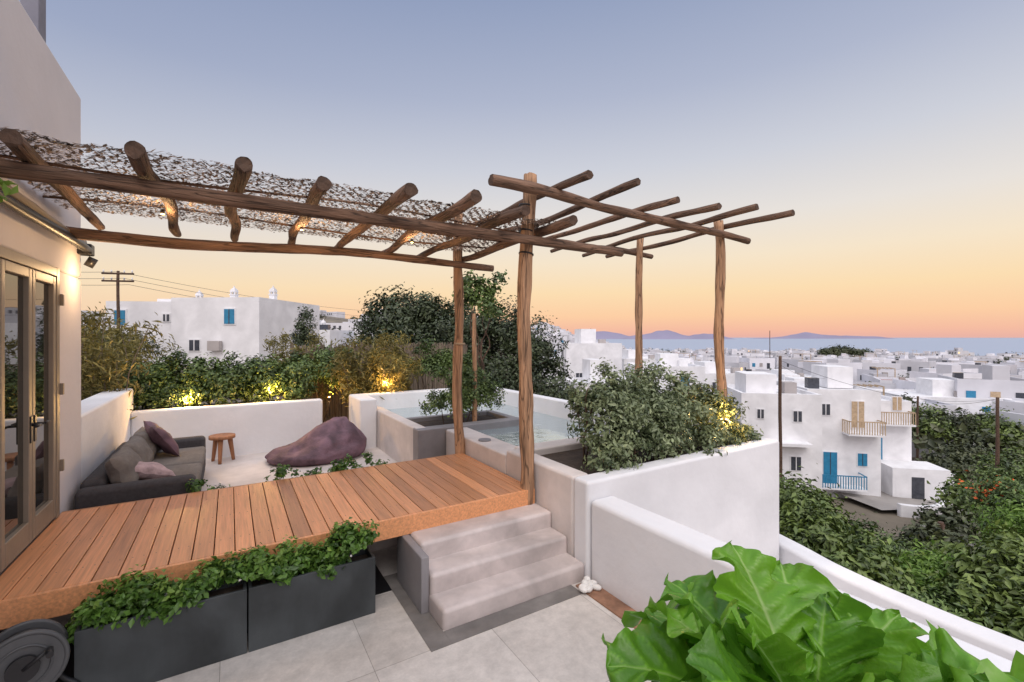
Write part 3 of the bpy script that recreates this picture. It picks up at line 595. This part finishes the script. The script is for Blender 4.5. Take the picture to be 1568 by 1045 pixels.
def ex1(b,I,w,dp,zt): winset(b,I,dp,[(-1.55,3.1,.28,.42,1),(-1.5,1.3,.3,.55,1),(.9,3.1,.16,.2,2)]); b.box(-1.8,-.6,.3,1.6,zt-.2,zt+.45,0,I)
def ex2(b,I,w,dp,zt): winset(b,I,dp,[(.9,3.15,.3,.42,1),(-1.2,1.5,.3,.3,2)]); b.box(-.2,.5,-dp/2-.35,-dp/2-.08,1.2,1.75,4,I)
house('white_house',-21.6,30,4.6,7,4.05,8,1,ex1,1,win=False)
house('white_house',-16.8,29.6,5.3,7,4.25,-4,2,ex2,2,win=False)
house('white_house',-24.8,31,2.4,5,2.7,8,3,win=False)
house('white_house',-18.6,42,6,6,2.6,0,4,chim=1)
house('white_house',-12.6,44,3.5,5,2.9,0,5)
def rail(b,I,x0,x1,y0,y1,z,mi,h=.95):
    b.box(x0,x1,y0,y1,z-.12,z,0,I)
    for (xa,xb,ya,yb) in ((x0,x1,y0,y0+.05),(x0,x0+.05,y0,y1),(x1-.05,x1,y0,y1)):
        b.box(xa,xb,ya,yb,z+h-.07,z+h,mi,I)
    n=int((x1-x0)/.16)
    for k in range(n+1): x=x0+(x1-x0-.05)*k/n; b.box(x,x+.05,y0+.005,y0+.045,z+.001,z+h-.071,mi,I)
    n=int((y1-y0)/.2)
    for k in range(n+1): y=y0+(y1-y0-.05)*k/n; b.box(x0+.004,x0+.046,y,y+.05,z+.001,z+h-.071,mi,I)
def x_A(b,I,w,dp,zt): winset(b,I,dp,[(-1.2,-7.0,.35,.7,1),(1.0,-3.4,.25,.35,2),(.9,-6.6,.3,.45,2),(-1.3,-3.3,.2,.3,2)]); b.box(-.8,1.6,-dp/2-.9,-dp/2-.002,-5.3,-5.1,0,I); b.box(-1.8,.2,-1.5,1.5,zt-.2,zt+1.2,0,I); b.box(.9,1.7,-1,0,zt-.2,zt+.6,4,I)
def x_B(b,I,w,dp,zt):
    winset(b,I,dp,[(-.9,-7.7,.45,1.15,1),(.9,-3.7,.4,.95,3),(-1.2,-3.4,.28,.4,2),(1.2,-7.0,.3,.45,1)])
    rail(b,I,-.1,2.2,-dp/2-1.0,-dp/2-.002,-5.0,3); rail(b,I,-2.0,1.0,-dp/2-1.1,-dp/2-.002,-8.9,1); b.box(.2,2.0,-.5,2.5,zt-.2,zt+1.5,0,I); b.box(-1.8,-1.0,-2,-1.4,zt-.2,zt+.7,2,I)
def x_C(b,I,w,dp,zt):
    winset(b,I,dp,[(-.7,-6.8,.3,.9,1),(.6,-3.2,.3,.5,3)]); rail(b,I,-1.2,1.4,-dp/2-.9,-dp/2-.002,-4.7,3)
    b.box(-1.0,2.6,-dp/2-2.5,-dp/2-.003,-12,-7.6,0,I); b.box(.2,1.0,-dp/2-2.52,-dp/2-2.501,-10,-8.2,2,I)
    for k in range(7): b.box(2.61+.4*k,3.0+.4*k,-dp/2-2.3,-dp/2-1.2,-13,-7.9-.42*k,0,I)
house('apartment_house',19.0,34,5.0,6,-1.9,-12,11,x_A,win=False)
house('apartment_house',25.2,37,4.8,7,-1.9,-12,12,x_B,win=False)
house('apartment_house',30.0,38.5,3.2,6,-3.0,-12,13,x_C,win=False)
for i,(r,d,w_,dp,zt,rot) in enumerate([(10,62,7.5,7,1.2,10),(16.6,50,6.8,7,-1.0,-6),(25,56,7.5,7,-2.2,4),(6.6,38,4,5,-1.6,10),(11.5,46,7,5,-3.2,-6),(55,60,10,9,-5.4,-15),(60,53,8,8,-7.0,-20),(35,92,10,9,-3.4,5),(22,80,8,8,-1.6,8),(44,74,8,8,-5,-14),(36,58,7,7,-4.6,-10),(50,84,10,8,-5.0,-8),(17,105,9,8,-.8,0),(70,75,9,9,-6.8,-20)]):
    house('white_house',r,d,w_,dp,zt,rot,200+i,blue=.35)
RW=spline([(25.5,30),(27.5,30),(30,31.5),(32.5,34.5),(33.2,37),(31.5,39)])
pathwall('road_wall',[Vector(cw(r,d)[:2]) for r,d in [(p[0],p[1]) for p in RW]],.35,-13,[-9.0-.02*i for i in range(41)],M_white,.05)
def strip(name,pts,wd,m,dz):
    V=[];F=[];n=len(pts)
    for i,(r,d) in enumerate(pts):
        a=Vector(pts[max(i-1,0)]);c=Vector(pts[min(i+1,n-1)]); t=(c-a).normalized(); nn=Vector((-t.y,t.x))
        for k in range(5):
            q=Vector((r,d))+nn*(k/4-.5)*wd; V.append(tuple(cw(q.x,q.y,gh(r,d)+dz)))
    for i in range(n-1):
        for k in range(4): a=i*5+k; F.append((a,a+1,a+6,a+5))
    me=bpy.data.meshes.new(name); me.from_pydata(V,[],F); me.update(); obj(name,me,[m])
strip('road',[tuple(p) for p in spline([(20,18),(26,26),(32,31),(36,35),(38,42),(40,52),(47,62),(60,66)],10)],4.0,M_road,.45)
strip('parking_yard',[(24,32.5),(27,33.0),(30,35.5),(32,38)],5,M_road,.38)
def town():
    rg=random.Random(5); b=MB()
    D=58.
    while D<535:
        step=9.0+D*.012; n=int(1.35*D/step)
        for k in range(n):
            an=-.02+1.02*(k+rg.uniform(.1,.9))/n
            if an<.16 and D<140: continue
            if an<.06 and D<500: continue
            dd=D+rg.uniform(-.45,.45)*step; r=dd*math.sin(an); d=dd*math.cos(an)
            if rg.random()<.16 or noise.noise((r*.02,d*.02,7))<-.22: continue
            g=gh(r,d)
            w_=rg.uniform(4.5,10.5)*(1.35 if rg.random()<.1 else 1); dp=rg.uniform(4.5,10.5); hh=rg.choice([3.2,3.4,6,6.2,6.4,7.0] if D<300 else [3.0,3.3,3.5,4.6,5.6])*rg.uniform(.85,1.1)+(1.2 if rg.random()<.08 else 0)
            M=Matrix.Translation(cw(r,d,0))@Matrix.Rotation(YAW+rg.uniform(-.7,.7),4,'Z'); z=g+hh; rnd=rg.random()
            b.box(-w_/2,w_/2,-dp/2,dp/2,g-2,z,0,M,rnd); rv=rg.random()
            if D<330:
                for (xa,xb,ya,yb) in ((-w_/2,w_/2,-dp/2-.004,-dp/2+.25),(-w_/2-.004,-w_/2+.25,-dp/2+.26,dp/2),(w_/2-.25,w_/2+.004,-dp/2+.26,dp/2)): b.box(xa,xb,ya,yb,z-.1,z+.45,0,M,rnd)
            b.quad([M@Vector(p) for p in ((-w_/2+.3,-dp/2+.3,z+.03),(w_/2-.3,-dp/2+.3,z+.03),(w_/2-.3,dp/2-.3,z+.03),(-w_/2+.3,dp/2-.3,z+.03))],3 if rv<.75 else (4 if rv<.79 else 0))
            for _ in range(rg.choice([0,1,1,2])):
                x=rg.uniform(-.45,.2)*w_; q=rg.uniform(1.5,4); y=rg.uniform(-.4,.1)*dp; b.box(x,x+q,y,y+rg.uniform(2,4),z-.1,z+rg.uniform(.8,2.4),0,M)
            if rg.random()<.4: x=rg.uniform(-.4,.3)*w_; b.box(x,x+.9,0,.8,z,z+rg.uniform(.7,1.2),rg.choice([2,3,2]),M)
            if rg.random()<.5: q=rg.uniform(2,4); b.box(w_/2+.01,w_/2+q,-dp*.4,dp*.3,g-2,g+hh*rg.uniform(.35,.7),0,M)
            if rg.random()<.15:   # timber pergola on the roof
                for q in range(6): b.box(-w_*.4+q*.6,-w_*.4+q*.6+.12,-dp*.3,dp*.1,z+2.1,z+2.22,5,M)
                for q in (0,5): b.box(-w_*.4+q*.6,-w_*.4+q*.6+.14,-dp*.3,-dp*.3+.14,z,z+2.1,5,M)
            for f in range(max(1,int(hh/3))):
                for i in range(int(w_/2.2)):
                    if rg.random()<.25: continue
                    x=-w_/2+.8+2.2*i; zc=z-1.6-2.9*f; mi=rg.choice([1,2,2,2,5,2,3]); hb=rg.choice([.5,.5,1.1])
                    if rg.random()<.03: mi=6
                    b.box(x,x+.9,-dp/2-.06,-dp/2-.01,zc-hb,zc+.6,mi,M)
                for i in range(int(dp/2.6)):
                    if rg.random()<.4: continue
                    y=-dp/2+1.2+2.4*i; zc=z-1.6-2.9*f; b.box(-w_/2-.06,-w_/2-.01,y,y+.8,zc-.6,zc+.6,2,M)
        D+=step*1.0
    b.obj('distant_town',[M_town,M_blue,M_win,M_roof,M_red,M_woodp,M_warmwin])
    b=MB()
    for k in range(60):
        an=rg.uniform(-.80,-.06); D=rg.uniform(150,420); r=D*math.sin(an);d=D*math.cos(an); g=gh(r,d); w_=rg.uniform(6,12);M=Matrix.Translation(cw(r,d,0))@Matrix.Rotation(YAW+rg.uniform(-.5,.5),4,'Z'); hh=rg.uniform(3,6)
        b.box(-w_/2,w_/2,-4,4,g-3,g+hh,0,M)
        for i in range(3): x=-w_/2+1+2*i; b.box(x,x+.9,-4.06,-4.01,g+hh-2.4,g+hh-1.1,2,M)
    b.obj('hillside_houses',[M_town,M_blue,M_win])
    bl=[]
    for k in range(900):
        an=rg.uniform(0.05,1.0); D=60+460*rg.random()**1.2; r=D*math.sin(an);d=D*math.cos(an)
        if noise.noise((r*.02,d*.02,7))>-.05 and rg.random()<.4: continue
        p=cw(r,d,gh(r,d)+2.6); q=rg.uniform(1.2,3.2); bl.append((p.x,p.y,p.z,q,q,q*.9))
    for k in range(260):
        an=rg.uniform(-.9,-.02); D=rg.uniform(60,420); r=D*math.sin(an);d=D*math.cos(an); p=cw(r,d,gh(r,d)+.8); q=rg.uniform(1.5,4); bl.append((p.x,p.y,p.z,q,q,q*.6))
    foliage('distant_trees',bl,75000,.8,L_olive,None,.6,.4,9,seed=9)
town()
foliage('distant_grove',[cb(.70,300,-8.5,6,3.2),cb(.725,300,-8,7,3.5),cb(.75,300,-8.6,5,2.8),cb(.775,305,-9,5,2.5)],5000,1.1,L_olive,None,.6,.3,40,seed=12)
def pole(name,r,d,zt,rad=.11,arm=True,ang=0):
    e=empty(name); p=cw(r,d,0); log('mast',(p.x,p.y,gh(r,d)-.5),(p.x,p.y,zt),rad,rad*.7,M_logend,e,.03,10,10)
    if arm:
        for k,z in enumerate((zt-.15,zt-.55)):
            q=Vector((math.cos(YAW+ang),math.sin(YAW+ang),0))*.75; a=Vector((p.x,p.y,z)); cyl(f'crossarm_{k}',a-q,a+q,.05,M_logend,e,8)
            for t in (-.9,-.4,.4,.9): cyl('insulator',a+q*t+Vector((0,0,.04)),a+q*t+Vector((0,0,.2)),.035,M_pebble,e,8)
pole('utility_pole',12.2,20.7,1.1,.09,False); pole('utility_pole',-21.3,24.6,5.55,.09,True,.2); pole('utility_pole',34,47.5,-1.3,.12,False); pole('utility_pole',32,30,-2.0,.12,False); pole('utility_pole',41,46,-4,.12,False); pole('antenna_mast',85,150,4.2,.15,False); pole('antenna_mast',52,300,8,.25,False)
def wire(name,a,b_,sag,r=.012):
    cu=bpy.data.curves.new(name,'CURVE'); cu.dimensions='3D'; cu.bevel_depth=r; sp_=cu.splines.new('POLY'); sp_.points.add(20); a=Vector(a);b_=Vector(b_)
    for i in range(21): t=i/20; q=a.lerp(b_,t); q.z-=sag*4*t*(1-t); sp_.points[i].co=(*q,1)
    o=bpy.data.objects.new(name,cu); S.collection.objects.link(o); cu.materials.append(M_black)
for k in range(3): wire('power_line',cw(-21.3+.3*k,24.6,5.5-.35*k),cw(-9+k,60,5.4-k*.8),.9,.010); wire('power_line',cw(-21.3+.3*k,24.6,5.5-.35*k),cw(-32,20,6.4-.3*k),.5,.010)
wire('power_line',cw(12.2,20.7,.9),cw(32,30,-2.1),.8,.008); wire('power_line',cw(32,30,-2.1),cw(41,46,-4.1),.5); wire('power_line',cw(12.2,20.7,.7),cw(34,47.5,-1.4),.8,.008)
cr=empty('parked_car'); cM=Matrix.Translation(cw(30.6,37.0,gh(30.6,37.0)+.42))@Matrix.Rotation(YAW,4,'Z')
def car():
    prof=[(-1.8,.35),(-1.8,.85),(-1.0,.95),(-.5,1.42),(.8,1.42),(1.45,.98),(1.85,.9),(1.85,.35)]
    V=[];F=[];n=len(prof)
    for y,sx in ((-.78,1),(.78,1)):
        for x,z in prof: V.append(tuple(cM@Vector((x,y*(.82 if z>1.1 else 1),z))))
    for i in range(n): j=(i+1)%n; F.append((i,j,j+n,i+n))
    F+= [tuple(reversed(range(n))),tuple(range(n,2*n))]
    me=bpy.data.meshes.new('body'); me.from_pydata(V,[],F); me.update(); obj('body',me,[mat('car_blue',(.02,.12,.4),.25,2,.05,0)],cr)
    b=MB(); b.box(-.45,.75,-.72,.72,.98,1.34,0,cM); b.obj('windows',[M_win],cr)
    for x in (-1.15,1.15):
        for y in (-.8,.62): cyl('wheel',cM@Vector((x,y,.3)),cM@Vector((x,y+.18,.3)),.3,M_black,cr,18)
car()
# ---------------------------------------------------------------- big-leaved foreground plant
def bigplant():
    CX,CY=1.19,.55
    e=empty('large_leaf_plant'); C=Vector((CX,CY,.91)); rg=random.Random(4)
    m,nt,bs=newmat('big_leaf'); N_=nt.nodes;L_=nt.links
    a=N_.new('ShaderNodeAttribute'); a.attribute_name='rnd'
    rp=N_.new('ShaderNodeValToRGB'); rp.color_ramp.elements[0].color=(.020,.11,.018,1); rp.color_ramp.elements[1].color=(.52,.70,.28,1); q=rp.color_ramp.elements.new(.5); q.color=(.18,.42,.030,1)
    L_.new(a.outputs['Fac'],rp.inputs[0]); tcx=N_.new('ShaderNodeTexCoord'); nz=N_.new('ShaderNodeTexNoise'); nz.inputs['Scale'].default_value=9; nz.inputs['Detail'].default_value=6; L_.new(tcx.outputs['Object'],nz.inputs['Vector'])
    mrr=N_.new('ShaderNodeMapRange'); mrr.inputs[3].default_value=.6; mrr.inputs[4].default_value=1.4; L_.new(nz.outputs['Fac'],mrr.inputs[0]); vm=N_.new('ShaderNodeVectorMath'); vm.operation='SCALE'; L_.new(rp.outputs[0],vm.inputs[0]); L_.new(mrr.outputs[0],vm.inputs['Scale'])
    L_.new(vm.outputs[0],bs.inputs['Base Color']); bs.inputs['Roughness'].default_value=.28
    n5=N_.new('ShaderNodeTexNoise'); n5.inputs['Scale'].default_value=55; n5.inputs['Detail'].default_value=4; L_.new(tcx.outputs['Object'],n5.inputs['Vector']); bp=N_.new('ShaderNodeBump'); bp.inputs['Strength'].default_value=.4; bp.inputs['Distance'].default_value=.008; L_.new(n5.outputs['Fac'],bp.inputs['Height']); L_.new(bp.outputs[0],bs.inputs['Normal'])
    t=N_.new('ShaderNodeBsdfTranslucent'); L_.new(vm.outputs[0],t.inputs[0]); mx=N_.new('ShaderNodeMixShader'); mx.inputs[0].default_value=.35; L_.new(bs.outputs[0],mx.inputs[1]); L_.new(t.outputs[0],mx.inputs[2]); L_.new(mx.outputs[0],N_['Material Output'].inputs[0])
    nl=26
    for k in range(nl):
        az=k*2.39996+.3; f=k/nl; Ln=rg.uniform(.44,.60)*(1-.40*(1-f)); el=math.radians(58-44*f+rg.uniform(-8,8)); tone=rg.uniform(-.2,.14)
        dirh=Vector((math.cos(az),math.sin(az),0)); side=Vector((-dirh.y,dirh.x,0)); roll=rg.uniform(-.4,.4); side=(side*math.cos(roll)+Vector((0,0,1))*math.sin(roll)).normalized()
        base=C+Vector((0,0,.06*(1-f)))
        V=[];F=[];R=[];nu=64;nv=26; p=base.copy()
        pts=[]; pet=.08+.12*f
        for i in range(nu+1):
            u=i/nu; ang=el-1.15*u*u*(.6+.4*f)+.25*u; dv=dirh*math.cos(ang)+Vector((0,0,math.sin(ang)))
            if i: p=p+dv*((Ln+pet)/nu)
            pts.append((p.copy(),dv))
        ph=rg.uniform(0,6)
        for i in range(nu+1):
            u=i/nu; P,dv=pts[i]
            ub=max(0,(u-.20)/.80); wmx=.19*(.62+.45*f); wd=wmx*(math.sin(math.pi*min(1,ub)**.85)**.6) if ub>0 else 0
            nn=(dv.cross(side)); 
            if nn.z<0: nn=-nn
            for j in range(nv+1):
                v=j/nv*2-1; sg=1 if v>0 else -1
                lob=1+.22*math.sin(ub*19+k+sg*.8)+.11*math.sin(ub*43+2*k+sg)+.05*math.sin(ub*90+k)
                ww=wd*(1+(lob-1)*abs(v)**1.5)*v if ub>0 else .006*v
                sweep=.05*abs(v)**1.5*(1 if ub>0 else 0)*(1-ub)
                z=.22*abs(v)*wd+(.030*math.sin(ub*17+sg*1.3+ph)*abs(v)**2+.012*math.sin(ub*41+sg+ph)*abs(v)**3 if ub>0 else 0)+.006*math.cos((ub*1.0-abs(v)*.14)*50)*min(1,abs(v)*3)*(1 if ub>0 else 0)
                V.append(tuple(P+side*ww+nn*z+dv*sweep)); rib=max(0,math.cos((ub-abs(v)*.14)*50))**14*.26*(1-.5*abs(v))
                R.append(min(1,max(0,.36+.14*f+tone+(.42 if abs(v)<.06 else rib))))
        for i in range(nu):
            for j in range(nv): a0=i*(nv+1)+j; F.append((a0,a0+1,a0+nv+2,a0+nv+1))
        me=bpy.data.meshes.new('leaf'); me.from_pydata(V,[],F); me.update(); smooth(me); at=me.attributes.new('rnd','FLOAT','POINT'); at.data.foreach_set('value',R); obj('leaf',me,[m],e)
    log('stem',(CX,CY,.5),C,.035,.03,M_logend,e,.01,8,10)
    V=[];F=[];prof=[(.14,0),(.20,.45),(.225,.46),(.225,.52),(.19,.52),(.18,.47)]
    for i in range(32):
        for r,z in prof: V.append((CX+r*math.cos(i/32*6.2832),CY+r*math.sin(i/32*6.2832),z))
    n=len(prof)
    for i in range(32):
        for j in range(n-1): F.append((i*n+j,((i+1)%32)*n+j,((i+1)%32)*n+j+1,i*n+j+1))
    F.append(tuple(i*n+n-1 for i in range(32))); me=bpy.data.meshes.new('pot'); me.from_pydata(V,[],F); me.update(); smooth(me); obj('pot',me,[M_terra],e)
bigplant()
foliage('hanging_vine',[(-1.02,3.22,2.62,.07,.07,.05),(-.95,3.15,2.66,.05,.05,.04)],90,.05,L_lush,None,.5,.5,8,seed=77)
